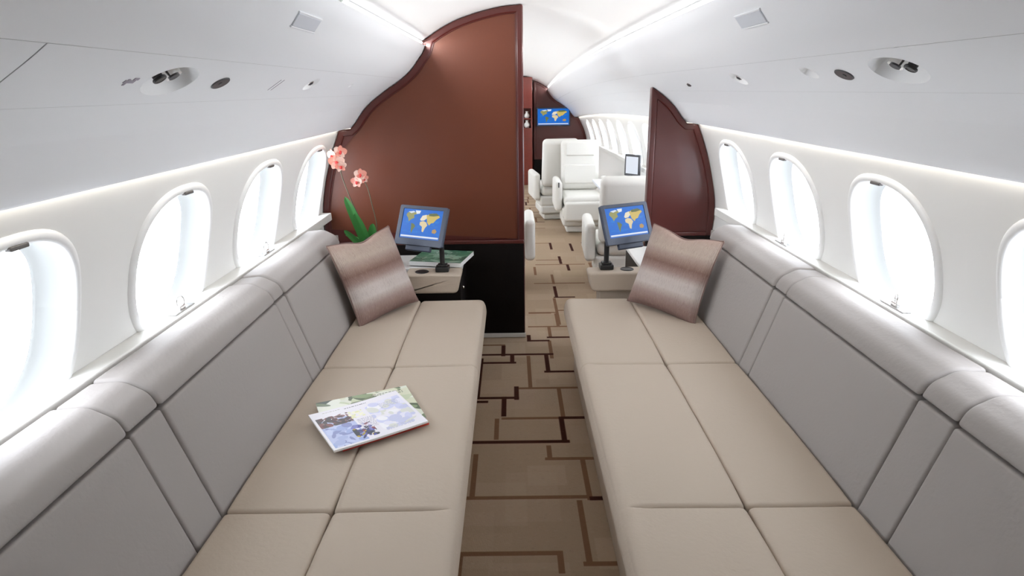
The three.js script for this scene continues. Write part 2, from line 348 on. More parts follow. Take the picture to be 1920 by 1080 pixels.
// ------------------------------------------------------------------ ceiling
const ceiling = new THREE.Group(); ceiling.name = 'ceiling'; scene.add(ceiling);
tag(ceiling, 'white vaulted cabin ceiling with sloping service panels', 'ceiling', null, 'structure');
{
  const L = vaultP.len, vp = (s) => { const u = s < L ? s : 2 * L - s, p = vaultP.at(u); return [s < L ? -p[0] : p[0], p[1]]; };
  obj('vault', gridGeo(40, 48, (i, j) => { const d = lerp(D0, D1, i / 40), p = vp(2 * L * j / 48); return [p[0], p[1] - droop(d, p[1]), -d]; }, (i, j) => [lerp(D0, D1, i / 40), 2 * L * j / 48]), M.white, ceiling);
  // the fuselage behind the lining
  const hull = [[1.075, 1.272], [1.05, 1.39], [0.98, 1.52], [0.8, 1.7], [0.55, 1.85], [0.25, 1.95], [0, 1.97]], hp = new Profile(hull), HL = hp.len;
  obj('fuselage_skin', gridGeo(20, 60, (i, j) => { const d = lerp(D0, D1, i / 20), s = 2 * HL * j / 60, p = hp.at(s < HL ? s : 2 * HL - s); return [s < HL ? -p[0] : p[0], p[1] - droop(d, p[1]), -d]; }, (i, j) => [i * 0.5, j * 0.1], false), M.outer, ceiling);
  for (const sg of [-1, 1]) {
    const flip = sg > 0, map = (s, d, off) => onPsu(sg, s, d, off);
    const sA = psuP.sOf((p) => p[0] - 0.642), sB = psuP.sOf((p) => p[0] - 0.765), E = 0.0004;
    obj('side_panel', stripGeo(psuP, sg, 0, sA - E, D0, D1, onPsu, flip, 40, 12), M.panelWhite, ceiling);
    obj('side_panel', stripGeo(psuP, sg, sB + E * 0.6, psuP.len, D0, D1, onPsu, flip, 40, 8), M.panelWhite, ceiling);
    // service strip, split into boards, with round and oval recesses
    const sMid = (sA + sB) / 2;
    const holes = sg < 0
      ? [{ d: 1.262, s: sMid, a: 0.085, b: 0.046, n: 2.1, deep: 0.046, kind: 'dish' }, { d: 2.14, s: sMid - 0.002, a: 0.045, b: 0.032, n: 2, deep: 0.024, kind: 'spot' }, { d: 2.67, s: sMid, a: 0.016, b: 0.013, n: 2, deep: 0.008, kind: 'dimple' }]
      : [{ d: 1.305, s: sMid - 0.003, a: 0.085, b: 0.046, n: 2.1, deep: 0.046, kind: 'dish' }, { d: 1.675, s: sMid - 0.012, a: 0.034, b: 0.026, n: 2, deep: 0.012, kind: 'dimple' }, { d: 2.22, s: sMid, a: 0.05, b: 0.035, n: 2, deep: 0.026, kind: 'spot' }];
    const cuts = []; for (const h of holes) cuts.push([h.d - h.a - 0.03, h.d + h.a + 0.03, h]);
    let from = sg < 0 ? 0.853 : 0.70;
    obj('service_panel', stripGeo(psuP, sg, sA + E, sB - E * 0.6, D0, from - 0.003, onPsu, flip, 6, 8), M.panelWhite, ceiling);
    const gs = [];
    for (const [a, b, h] of cuts) { gs.push(stripGeo(psuP, sg, sA + E, sB - E * 0.6, from, a, onPsu, flip, 8, 8)); gs.push(holePatch(map, a, b, sA + E, sB - E * 0.6, h, !flip)); from = b; }
    gs.push(stripGeo(psuP, sg, sA + E, sB - E * 0.6, from, D1, onPsu, flip, 30, 8));
    obj('service_panel', gs, M.panelWhite, ceiling);
    for (const h of holes) {
      const r = []; for (let q = 0; q <= 8; q++) { const t = q / 8; r.push([-t * Math.min(h.a, h.b) * 0.75, h.deep * Math.sin(t * Math.PI / 2)]); }
      obj(h.kind === 'dish' ? 'lamp_dish' : 'recess', [ringGeo(map, h, r, flip, 48), discGeo(map, h, -Math.min(h.a, h.b) * 0.75, h.deep, flip, 48)], M.white, ceiling);
      h.map = map;
    }
    // the shaded band below, and the small return above the windows
    obj('valance', [
      gridGeo(40, 10, (i, j) => { const d = lerp(D0, D1, i / 40), p = bandP.at(bandP.len * j / 10); return [sg * p[0], p[1] - droop(d, p[1]), -d]; }, (i, j) => [i * 0.3, j * 0.02], flip),
      gridGeo(40, 3, (i, j) => { const d = lerp(D0, D1, i / 40), p = [[0.93, 1.238], [0.936, 1.233], [0.955, 1.2325], [0.976, 1.233]][j]; return [sg * p[0], p[1] - droop(d, p[1]), -d]; }, (i, j) => [i * 0.3, j * 0.02], flip)], M.panelWhite, ceiling);
    fittings(sg, map, holes, sMid, sA);
  }
}
function frameOn(map, s, d) {   // an orthonormal frame on a panel: origin, along d, along s, away from the cabin
  const o = new THREE.Vector3(...map(s, d, 0)), n = new THREE.Vector3(...map(s, d, 0.01)).sub(o).normalize(), z = new THREE.Vector3(0, 0, -1), t = new THREE.Vector3().crossVectors(n, z).normalize();
  return new THREE.Matrix4().makeBasis(z.clone().cross(n).multiplyScalar(-1).normalize(), n.clone().negate(), new THREE.Vector3().crossVectors(z.clone().cross(n).multiplyScalar(-1).normalize(), n.clone().negate())).setPosition(o);
}
function place(o, map, s, d) { const m = frameOn(map, s, d); m.decompose(o.position, o.quaternion, o.scale); return o; }   // local y points into the cabin, local z along the cabin
function fittings(sg, map, holes, sMid, sA) {
  const side = sg < 0 ? 'left' : 'right', dish = holes.find((h) => h.kind === 'dish'), spot = holes.find((h) => h.kind === 'spot');
  { // air nozzle and reading lamp inside the oval dish
    const t = place(thing('reading_lamp', `chrome reading lamp in the oval ceiling dish above the ${side} sofa`, 'lamp', [0, 0, 0], 0, 'reading lamps'), map, dish.s - 0.012, dish.d - 0.004);
    obj('lamp_barrel', [cyl(0.016, 0.019, 0.034, 0, -0.020, 0)], M.chrome, t);
    obj('lens', [cyl(0.011, 0.011, 0.004, 0, -0.003, 0)], M.darkGrey, t);
    const u = place(thing('air_nozzle', `black round air nozzle in the oval ceiling dish above the ${side} sofa`, 'air vent', [0, 0, 0], 0, 'air nozzles'), map, dish.s - 0.004, dish.d - 0.046);
    obj('ring', new THREE.TorusGeometry(0.0105, 0.003, 8, 28).rotateX(Math.PI / 2).translate(0, -0.001, 0), M.black, u);
    obj('core', cyl(0.0095, 0.0095, 0.022, 0, -0.010, 0), M.black, u);
  }
  { // speaker grille
    const d = sg < 0 ? 1.478 : 1.52, t = place(thing('speaker_grille', `dark oval speaker grille beside the ceiling dish over the ${side} sofa`, 'speaker', [0, 0, 0], 0, 'speaker grilles'), map, sMid + 0.002, d);
    obj('frame', new THREE.TorusGeometry(0.024, 0.0025, 8, 36).rotateX(Math.PI / 2).scale(0.8, 1, 1.2), M.darkGrey, t);
    obj('mesh_face', cyl(0.024, 0.024, 0.003, 0, 0.0005, 0, 36).scale(0.8, 1, 1.2), M.grille, t);
    obj('badge', cyl(0.005, 0.005, 0.002, 0, 0.0025, 0.004, 16), M.black, t);
  }
  { // small spot in the round recess
    const t = place(thing('ceiling_spot', `small spotlight in a round recess over the ${side} sofa`, 'lamp', [0, 0, 0], 0, 'ceiling spots'), map, spot.s, spot.d);
    obj('housing', cyl(0.011, 0.013, 0.018, 0, -0.012, 0), M.chrome, t);
    obj('lens', cyl(0.007, 0.007, 0.004, 0, -0.002, 0), M.darkGrey, t);
  }
  { // rectangular frosted lens near the light strip
    const s = psuP.sOf((p) => p[0] - 0.546), t = place(thing('light_lens', `pale frosted rectangular lens on the ${side} ceiling slope near the light strip`, 'lamp', [0, 0, 0], 0, 'rectangular lenses'), map, s, sg < 0 ? 1.632 : 1.705);
    obj('lens', box(0.034, 0.006, 0.17, 0, 0.001, 0, 0.002), M.lens, t);
    obj('frame', [box(0.004, 0.007, 0.178, 0.019, 0.001, 0, 0.001), box(0.004, 0.007, 0.178, -0.019, 0.001, 0, 0.001)], M.panelWhite, t);
  }
  if (sg < 0) {
    const t = place(thing('pictogram', 'small grey pictogram mark beside the left oval ceiling dish', 'sign'), map, sMid + 0.004, 1.128);
    obj('mark', [box(0.008, 0.0012, 0.03, 0, 0.0004, 0, 0.0003), box(0.018, 0.0012, 0.006, 0.002, 0.0004, 0.006, 0.0003), box(0.006, 0.0012, 0.014, -0.008, 0.0004, -0.012, 0.0003)], M.mark, t);
    const u = place(thing('slot_vent', 'pair of thin dark slots in the left ceiling service panel', 'vent'), map, sMid + 0.006, 1.835);
    for (const q of [-0.012, 0.012]) obj('slot', box(0.05, 0.001, 0.003, 0, 0.0003, q, 0.0003), M.mark, u);
  } else {
    const t = place(thing('sensor_dot', 'small dark oval sensor on the right ceiling near the partition', 'sensor'), map, sMid + 0.026, 2.905);
    obj('body', cyl(0.012, 0.014, 0.006, 0, 0.001, 0, 24).scale(0.8, 1, 1.4), M.grille, t);
    obj('eye', cyl(0.005, 0.005, 0.003, 0, 0.005, 0, 16), M.black, t);
  }
}

// light strips: a glowing diffuser and an area light of the same size just in front of it
function lightStrip(label, group, L, x, y, nx, ny, width, d0, d1) {
  const t = thing('light_strip', label, 'light', [x, y, -d0], 0, group);
  const n = new THREE.Vector3(nx, ny, 0).normalize(), pieces = Math.max(1, Math.round((d1 - Math.max(d0, 3)) / 1.2)), q = (d) => y - droop(d, y);
  const cuts = d1 <= 4 ? [d0, d1] : Array.from({ length: pieces + 1 }, (_, i) => lerp(d0, d1, i / pieces));
  for (let i = 0; i + 1 < cuts.length; i++) {
    const a = cuts[i], b = cuts[i + 1], v = new THREE.Vector3(0, q(b) - q(a), -(b - a)), len = v.length();
    const s = sub('section', t); s.position.set(0, (q(a) + q(b)) / 2 - y, d0 - (a + b) / 2);
    const xa = v.normalize(), ya = new THREE.Vector3().crossVectors(n.clone().negate(), xa).normalize(), za = new THREE.Vector3().crossVectors(xa, ya);
    s.quaternion.setFromRotationMatrix(new THREE.Matrix4().makeBasis(xa, ya, za));   // local x along the strip, local -z the way it shines
    obj('diffuser', box(len, width, 0.004, 0, 0, 0, 0.0015), glowMat(L), s);
    obj('channel', box(len, width + 0.004, 0.004, 0, 0, 0.0045, 0.001), M.white, s);
    const light = new THREE.RectAreaLight(new THREE.Color().setRGB(...L.color), L.radiance, len, width);
    light.name = 'strip_light'; light.position.set(0, 0, -0.004); s.add(light);
  }
}
for (const sg of [-1, 1]) {
  const s = sg < 0 ? 'left' : 'right';
  const n = [-sg * 0.80, -0.60], pt = sg < 0 ? PART_L : PART_R, stripStart = 1.9;
  lightStrip(`warm white light strip along the ${s} edge of the ceiling vault, above the sofas`, 'ceiling light strips', LED_CEILING, sg * 0.518, 1.656, ...n, 0.016, stripStart, sg < 0 ? PART_L - 0.012 : 3.8);
  lightStrip(`warm white light strip along the ${s} edge of the ceiling vault in the far cabin`, 'ceiling light strips', { ...LED_CEILING, radiance: LED_CEILING.radiance * 0.6 }, sg * 0.518, 1.656, ...n, 0.016, sg < 0 ? PART_L + 0.08 : 3.8, FAR - 0.02);
  lightStrip(`thin wash light line above the ${s} wall windows over the sofa`, 'wash light lines', LED_COVE, sg * 0.985, 1.236, 0, -1, 0.009, D0 + 0.02, pt - 0.02);
  lightStrip(`thin wash light line above the ${s} wall windows in the far cabin`, 'wash light lines', LED_COVE, sg * 0.985, 1.236, 0, -1, 0.009, pt + 0.08, FAR - 0.02);
}

// end bulkheads
tag(obj('wall_back', new THREE.BoxGeometry(2.6, 2.1, 0.06).translate(0, 1.0, -D0 + 0.03), M.panel), 'brown bulkhead closing the cabin behind the camera', 'wall', null, 'structure');  // unseen; dark finish chosen to cut the light on the near sofas
tag(obj('wall_front', new THREE.BoxGeometry(2.6, 2.1, 0.06).translate(0, 1.0, -D1 - 0.03), M.cherry), 'dark bulkhead closing the far end of the cabin', 'wall', null, 'structure');

// ------------------------------------------------------------------ wood partitions
function cabinOutline(sg, xIn, d, clear = 0.003) {   // the cabin's cross-section from the floor at xIn round to the wall foot, on one side; counter-clockwise for the right side
  const pts = [];
  const y = (p) => [sg * p[0], p[1] - droop(d, p[1])];
  for (let i = 0; i <= 44; i++) pts.push(y(wallP.at(wallP.sOf((q) => q[1] - 1.222) * i / 44)));
  pts.push(y([0.978, 1.228]), y([0.936, 1.23]));
  for (let i = 10; i >= 0; i--) pts.push(y(bandP.at(bandP.len * i / 10)));
  for (let i = 23; i >= 0; i--) pts.push(y(psuP.at(psuP.len * i / 24)));
  pts.push(y([0.532, 1.652]));
  for (let i = 0; i <= 40; i++) pts.push(y(vaultP.at(vaultP.len * i / 40)));
  if (xIn < 0) for (let i = 39; i >= 20; i--) { const p = vaultP.at(vaultP.len * i / 40); pts.push([-sg * p[0], p[1] - droop(d, p[1])]); }
  let out = pts.filter((p) => sg * p[0] > xIn + 0.004);
  const last = out.at(-1);
  const yTop = last[1];
  out.push([sg * (xIn + 0.004), yTop - 0.001], [sg * xIn, yTop - 0.012], [sg * xIn, 0.002]);
  out[0] = [out[0][0], 0.002];
  const dense = [];
  for (let i = 0; i < out.length; i++) { const a = out[i], b = out[(i + 1) % out.length], Ln = Math.hypot(b[0] - a[0], b[1] - a[1]), m = Math.max(1, Math.ceil(Ln / 0.03)); for (let k = 0; k < m; k++) dense.push([lerp(a[0], b[0], k / m), lerp(a[1], b[1], k / m)]); }
  let P = polyArea(dense) < 0 ? dense.reverse() : dense;
  return insetPoly(P, clear);
}
function clipY(P, yMin, yMax) {   // keep the part of an outline between two heights
  for (const [lim, keep] of [[yMin, (v) => v >= yMin], [yMax, (v) => v <= yMax]]) {
    const o = [];
    for (let i = 0; i < P.length; i++) {
      const a = P[i], b = P[(i + 1) % P.length];
      if (keep(a[1])) o.push(a);
      if (keep(a[1]) !== keep(b[1])) { const t = (lim - a[1]) / (b[1] - a[1]); o.push([lerp(a[0], b[0], t), lim]); }
    }
    P = o;
  }
  return P;
}
function partition(name, label, sg, xIn, d, dado = 0.578, thick = 0.055, panelMat = M.panel) {
  const t = thing(name, label, 'partition', [0, 0, -d]);
  const P = cabinOutline(sg, xIn, d);
  const inner = clipY(insetPoly(P, 0.036), dado + 0.022, 3);
  // front face at local z = 0, body behind it
  obj('frame', extrude(P, thick, 0.008, [inner], 4).translate(0, 0, -thick), M.cherry, t);
  const pan = insetPoly(polyArea(inner) < 0 ? [...inner].reverse() : inner, -0.001);
  obj('panel', extrude(pan, thick - 0.012, 0.002).translate(0, 0, -thick + 0.001), panelMat, t);
  obj('bead', extrude(insetPoly(pan, 0.0), 0.006, 0.0025, [insetPoly(pan, 0.006)]).translate(0, 0, -0.011), M.cherry, t);
  const low = clipY(insetPoly(P, 0.004), 0.03, dado);
  obj('dado', extrude(low, 0.008, 0.002).translate(0, 0, -0.001), M.ebony, t);
  const xs = P.map((p) => p[0]), x0 = Math.min(...xs), x1 = Math.max(...xs);
  obj('rail', box(x1 - x0 - 0.05, 0.022, 0.014, (x0 + x1) / 2 + (sg < 0 ? 0.02 : -0.02), dado + 0.011, 0.003, 0.005), M.cherry, t);
  const kl = Math.abs(sg * 0.98 - xIn * sg);
  obj('lit_edge_strip', box(kl, 0.026, 0.01, (sg * 0.98 + xIn * sg) / 2, 0.016, 0.004, 0.002), M.ledge, t);  // pale strip added for the lit carpet edge at the partition foot
  return t;
}
partition('wood_partition', 'large curved wood partition with brown leather panel rising to the ceiling at left', -1, -0.012, PART_L);
partition('wood_partition', 'narrow curved wood partition with brown leather panel beside the right windows', 1, 0.722, PART_R);
const farPart = partition('wood_partition', 'far dark cherry wood bulkhead carrying a wall screen at the cabin end', 1, 0.29, FAR, 0.35, 0.06, M.cherryWood);

// ------------------------------------------------------------------ sofas
const SOFA0 = 0.42, SOFA1 = 3.06;
const seams = [[0.42, 1.23, 1.36], [1.36, 2.135, 2.235], [2.235, 3.06, 3.06]];   // module start, back cushion end, module end
function sofa(sg) {
  const side = sg < 0 ? 'left' : 'right';
  const t = thing('sofa', `long beige leather divan along the ${side} wall` + (sg < 0 ? ', with magazines on its seat' : ', with an empty seat'), 'sofa', [0, 0, 0], 0, 'facing divans');
  const sF = roundPoly([[0.245, 0.215, 0.012], [0.194, 0.33, 0.10], [0.203, 0.405, 0.06], [0.5265, 0.402, 0.02], [0.5265, 0.215, 0.004]], 9, 0.02);
  const sR = roundPoly([[0.529, 0.215, 0.004], [0.529, 0.402, 0.02], [0.80, 0.402, 0.012], [0.83, 0.215, 0.004]], 7, 0.02);
  const bP = roundPoly([[0.802, 0.375, 0.012], [0.906, 0.699, 0.010], [1.055, 0.699, 0.004], [0.99, 0.375, 0.004]], 6, 0.02);
  const rP = roundPoly([[0.906, 0.7025, 0.012], [0.926, 0.748, 0.06], [0.985, 0.779, 0.07], [1.067, 0.772, 0.012], [1.067, 0.7025, 0.004]], 8, 0.012);
  const dP = roundPoly([[0.803, 0.376, 0.006], [0.909, 0.699, 0.008], [1.055, 0.699, 0.004], [0.99, 0.376, 0.004]], 6, 0.02);
  const eP = insetPoly([...rP].reverse().length && polyArea(rP) < 0 ? [...rP].reverse() : rP, 0.003);
  const topOnly = (x, y) => (y > 0.39 ? 1 : 0);
  obj('base', [sweep(roundPoly([[0.255, 0.0, 0.005], [0.255, 0.213, 0.005], [0.83, 0.213, 0.005], [0.83, 0.0, 0.005]], 3), SOFA0 + 0.01, SOFA1 - 0.012, { sign: sg, r0: 0.006, r1: 0.006, rows: 4 })], M.seat, t);
  seams.forEach(([a, b, c], i) => {
    const last = i === 2;
    const sEnd = i === 0 ? c : c;
    obj('seat_cushion', sweep(sF, a, sEnd, { sign: sg, r0: i ? 0.014 : 0.03, r1: last ? 0.045 : 0.014, puff: 0.005, puffAt: topOnly, fade: (x) => (last ? 1 : clamp((x - 0.225) / 0.06)) }), M.seat, t);
    obj('seat_cushion', sweep(sR, a, sEnd, { sign: sg, r0: i ? 0.014 : 0.03, r1: last ? 0.03 : 0.014, puff: 0.004, puffAt: topOnly }), M.seat, t);
    obj('back_cushion', sweep(bP, a + 0.001, b - 0.001, { sign: sg, r0: 0.012, r1: last ? 0.02 : 0.012, puff: 0.004, puffAt: (x, y) => (x < 0.91 && y > 0.4 && y < 0.69 ? 1 : 0.2) }), M.back, t);
    obj('head_roll', sweep(rP, a + 0.001, b - 0.001, { sign: sg, r0: 0.014, r1: last ? 0.04 : 0.014 }), M.back, t);
    if (!last) {
      obj('back_divider', sweep(dP, b + 0.001, c - 0.001, { sign: sg, r0: 0.010, r1: 0.010, rows: 5 }), M.back, t);
      obj('head_divider', sweep(eP, b + 0.001, c - 0.001, { sign: sg, r0: 0.010, r1: 0.010, rows: 5 }), M.back, t);
    }
  });
  // plinth behind the back cushions, up to the ledge
  obj('back_frame', sweep(roundPoly([[0.835, 0.0, 0.004], [0.835, 0.33, 0.004], [1.0, 0.70, 0.004], [1.068, 0.70, 0.004], [1.06, 0.36, 0.004], [0.99, 0.0, 0.004]], 3), SOFA0 + 0.02, SOFA1 - 0.02, { sign: sg, r0: 0.004, r1: 0.004, rows: 4 }), M.back, t);
  return t;
}
sofa(-1); sofa(1);

// small tie rings on the ledge
{
  const make = (label) => {
    const t = thing('tie_ring', label, 'latch', [0, 0, 0], 0, 'ledge tie rings');
    obj('plate', [box(0.028, 0.005, 0.12, 0, 0.0025, 0, 0.002)], M.steel, t);
    obj('foot', box(0.016, 0.014, 0.03, 0, 0.010, 0, 0.004), M.chrome, t);
    obj('ring', new THREE.TorusGeometry(0.017, 0.0032, 8, 28).scale(0.8, 1.15, 1).rotateY(1.2).translate(0, 0.026, 0), M.chrome, t);
    return t;
  };
  for (const [sg, d, lab] of [[-1, 1.86, 'metal tie ring on the left ledge below the second window'], [-1, 2.58, 'metal tie ring on the left ledge below the third window'], [1, 1.80, 'metal tie ring on the right ledge below the second window'], [1, 2.62, 'metal tie ring on the right ledge below the third window']]) {
    make(lab).position.set(sg * 1.098, 0.776, -d);
  }
}

// ------------------------------------------------------------------ side consoles with armrests
function consoleUnit(sg) {
  const back = sg < 0 ? PART_L - 0.012 : PART_R - 0.012, side = sg < 0 ? 'left' : 'right';
  const t = thing('side_console', `dark side console with pale top and armrest beyond the ${side} sofa`, 'console', [0, 0, 0], 0, 'side consoles');
  const L = back - 3.09, xi = sg < 0 ? 0.33 : 0.615, d1 = sg < 0 ? 3.212 : 3.185;   // on the right the armrest stands free on its own foot
  obj('cabinet', box(0.98 - xi, 0.495, L, sg * (0.98 + xi) / 2, 0.2505, -(3.09 + L / 2), 0.004), M.ebony, t);
  obj('top', box(1.06 - xi, 0.024, L - 0.13, sg * (1.06 + xi) / 2, 0.51, -(3.215 + (L - 0.13) / 2), 0.006), M.counter, t);
  obj('armrest', sweep(roundPoly([[0.345, 0.425, 0.03], [0.322, 0.526, 0.016], [0.612, 0.526, 0.012], [0.612, 0.425, 0.006]], 6, 0.02), 3.072, d1, { sign: sg, r0: 0.012, r1: 0.008, rows: 6 }), M.seat, t);
  if (sg > 0) obj('armrest_foot', box(0.22, 0.43, 0.085, 0.49, 0.2155, -3.135, 0.012), M.seat, t);
  const h = obj('cup_holder', [new THREE.TorusGeometry(0.032, 0.003, 8, 32).rotateX(Math.PI / 2).translate(sg * 0.53, 0.527, -3.132), cyl(0.031, 0.031, 0.004, sg * 0.53, 0.5255, -3.132, 32)], M.black, t);
  obj('door_knob', new THREE.SphereGeometry(0.008, 14, 10).translate(sg * (xi - 0.004), 0.42, -3.2), M.chrome, t);
  return t;
}
consoleUnit(-1); consoleUnit(1);

// ------------------------------------------------------------------ screens
function mapScreen(w, h, flat) {
  return canvasTex(w, h, (g) => {
    const gr = g; gr.fillStyle = 'rgb(0,104,206)'; gr.fillRect(0, 0, w, h);
    const land = (pts, c) => { gr.fillStyle = c; gr.beginPath(); pts.forEach(([x, y], i) => (i ? gr.lineTo(x * w, y * h) : gr.moveTo(x * w, y * h))); gr.closePath(); gr.fill(); };
    for (let i = 0; i < 60; i++) { gr.fillStyle = `rgba(20,${110 + rnd() * 40 | 0},220,0.25)`; gr.fillRect(rnd() * w, rnd() * h, 30 + rnd() * 60, 8 + rnd() * 20); }
    land([[0.10, 0.14], [0.20, 0.08], [0.32, 0.10], [0.36, 0.16], [0.28, 0.20], [0.30, 0.30], [0.22, 0.36], [0.17, 0.44], [0.14, 0.32], [0.08, 0.22]], 'rgb(150,150,92)');   // north america
    land([[0.30, 0.04], [0.44, 0.04], [0.42, 0.14], [0.34, 0.16]], 'rgb(226,232,240)');           // greenland
    land([[0.12, 0.10], [0.26, 0.06], [0.30, 0.10], [0.2, 0.15]], 'rgb(214,224,236)');
    land([[0.24, 0.48], [0.31, 0.50], [0.36, 0.58], [0.31, 0.70], [0.28, 0.84], [0.26, 0.72], [0.25, 0.58]], 'rgb(104,116,64)');                         // south america
    land([[0.46, 0.42], [0.54, 0.38], [0.62, 0.42], [0.66, 0.52], [0.61, 0.62], [0.58, 0.76], [0.54, 0.74], [0.53, 0.58], [0.46, 0.52]], 'rgb(224,204,160)');  // africa
    land([[0.45, 0.34], [0.50, 0.20], [0.60, 0.16], [0.64, 0.26], [0.56, 0.36], [0.48, 0.38]], 'rgb(232,222,196)');                                       // europe
    land([[0.60, 0.18], [0.74, 0.10], [0.90, 0.14], [0.94, 0.22], [0.86, 0.30], [0.80, 0.42], [0.74, 0.44], [0.70, 0.52], [0.64, 0.42], [0.62, 0.30]], 'rgb(206,182,96)');  // asia
    land([[0.66, 0.12], [0.84, 0.09], [0.92, 0.16], [0.78, 0.20], [0.66, 0.20]], 'rgb(92,104,60)');
    land([[0.80, 0.66], [0.87, 0.62], [0.92, 0.70], [0.88, 0.78], [0.80, 0.76]], 'rgb(178,142,84)');                                                      // australia
    gr.fillStyle = 'rgb(225,232,244)'; gr.fillRect(0.02 * w, 0.90 * h, 0.96 * w, 0.055 * h);
    gr.fillStyle = 'rgb(60,110,190)'; gr.fillRect(0, 0.955 * h, w, 0.045 * h);
  });
}
const mapTex = mapScreen(512, 340);
const screenMat = new THREE.MeshStandardMaterial({ color: 0x000000, roughness: 0.6, emissive: 0xffffff, emissiveMap: mapTex, emissiveIntensity: 0.58 });
function flatScreen(w, h) { return new THREE.PlaneGeometry(w, h); }
function armMonitor(sg) {
  const side = sg < 0 ? 'left' : 'right';
  const t = thing('arm_monitor', `small blue world map monitor on a black post on the ${side} armrest`, 'monitor', [sg * 0.424, 0.5275, -3.145], 0, 'armrest monitors');
  obj('foot', [box(0.07, 0.026, 0.062, 0, 0.013, 0, 0.005), box(0.05, 0.012, 0.045, 0, 0.031, 0, 0.004)], M.black, t);
  obj('post', cyl(0.013, 0.013, 0.115, 0, 0.085, 0), M.black, t);
  const cxm = -(-sg) * 0.10, cy = 0.238;
  obj('swivel_arm', [tube([[0, 0.135, 0], [sg * 0.03, 0.143, 0.004], [sg * 0.085, 0.150, 0.006]], 0.011, 16), box(0.085, 0.012, 0.05, sg * 0.085, 0.152, 0.004, 0.004)], M.black, t);
  const s = sub('display', t); s.rotation.order = 'YXZ'; s.position.set(sg * 0.100, cy, 0); s.rotation.set(-24 * DEG, sg * 26 * DEG, 0);
  obj('housing', [box(0.285, 0.205, 0.022, 0, 0, -0.012, 0.008, 3), box(0.15, 0.035, 0.02, 0, -0.112, -0.014, 0.006)], M.bezel, s);
  obj('screen', flatScreen(0.236, 0.152).translate(0, 0.008, 0.0006), screenMat, s);
  obj('frame', extrude(roundPoly([[-0.1425, -0.1025, 0.01], [0.1425, -0.1025, 0.01], [0.1425, 0.1025, 0.01], [-0.1425, 0.1025, 0.01]], 5), 0.005, 0.0015, [roundPoly([[-0.119, -0.069, 0.003], [0.119, -0.069, 0.003], [0.119, 0.085, 0.003], [-0.119, 0.085, 0.003]], 3)]).translate(0, 0, -0.002), M.bezel, s);
  const li = new THREE.RectAreaLight(0x2f7ad0, 0.5, 0.236, 0.152); li.name = 'screen_light'; li.position.set(0, 0.008, 0.004); li.rotation.y = Math.PI; s.add(li);
}
armMonitor(-1); armMonitor(1);
{ // screen on the far bulkhead
  const t = thing('wall_screen', 'blue map screen mounted on the far cherry bulkhead', 'monitor', [0.60, 1.005, -FAR + 0.012]);
  obj('housing', box(0.53, 0.285, 0.02, 0, 0, 0, 0.006), M.bezel, t);
  obj('screen', flatScreen(0.49, 0.245).translate(0, 0, 0.0106), screenMat, t);
  const li = new THREE.RectAreaLight(0x2f7ad0, 0.5, 0.49, 0.245); li.name = 'screen_light'; li.position.set(0, 0, 0.014); li.rotation.y = Math.PI; t.add(li);
}
{ // small seat monitor turned away, far right
  const t = thing('seat_monitor', 'small dark framed grey screen by the far right windows', 'monitor', [0.985, 0.613, -5.5], -0.9);
  obj('housing', box(0.17, 0.185, 0.018, 0, 0.168, 0, 0.005), M.darkGrey, t);
  obj('screen', box(0.135, 0.145, 0.004, 0, 0.170, 0.0085, 0.001), M.lens, t);
  obj('stalk', cyl(0.012, 0.016, 0.088, 0, 0.044, 0), M.black, t);
}

// ------------------------------------------------------------------ cushions on the sofas
const pillowTex = canvasTex(512, 512, (g, w, h) => {
  const stops = [[0, '#8d726b'], [0.10, '#997f77'], [0.20, '#ab968e'], [0.30, '#d0c6c0'], [0.42, '#cabeb8'], [0.50, '#a38b82'], [0.58, '#876b61'], [0.66, '#a48c80'], [0.76, '#bbaa9d'], [0.88, '#b3a093'], [1, '#a1897e']];
  const gr = g.createLinearGradient(0, h, 0, 0); stops.forEach(([s, c]) => gr.addColorStop(s, c)); g.fillStyle = gr; g.fillRect(0, 0, w, h);
  for (let x = 0; x < w; x += 8) { g.fillStyle = `rgba(40,20,15,${0.03 + rnd() * 0.05})`; g.fillRect(x, 0, 3, h); g.fillStyle = `rgba(255,245,235,${0.02 + rnd() * 0.03})`; g.fillRect(x + 4, 0, 2, h); }
  for (let i = 0; i < 1600; i++) { g.fillStyle = rnd() < 0.5 ? 'rgba(255,240,230,0.07)' : 'rgba(60,30,25,0.07)'; g.fillRect(rnd() * w, rnd() * h, 3, 6 + rnd() * 12); }
});
const pillowMat = std([1, 1, 1], 0.8, { map: pillowTex, bumpMap: fineBump, bumpScale: 0.0008, specularIntensity: 0.3 });
const seamMat = std([0.22, 0.14, 0.12], 0.7);
function pillow(S, T) {
  const n = 36, sides = [];
  const f = (i, j, s) => {
    const u = 2 * i / n - 1, v = 2 * j / n - 1;
    const pinch = 1 - 0.075 * (1 - u * u) * Math.abs(v) ** 3 , pinch2 = 1 - 0.075 * (1 - v * v) * Math.abs(u) ** 3;
    const th = T * Math.pow(Math.max(0, (1 - u ** 4) * (1 - v ** 4)), 0.55) * (0.75 + 0.25 * (1 - u * u) * (1 - v * v));
    const wr = 0.004 * Math.sin(7 * u + 3 * v) * (1 - u * u) * (1 - v * v);
    const chop = v > 0 ? 0.022 * Math.exp(-((u / 0.38) ** 2)) * v ** 2 : 0;
    return [u * S / 2 * pinch2, v * S / 2 * pinch - chop, s * (th / 2 + wr)];
  };
  for (const s of [1, -1]) sides.push(gridGeo(n, n, (i, j) => f(i, j, s), (i, j) => [i / n, j / n], s < 0));
  return mergeGeometries(sides);
}
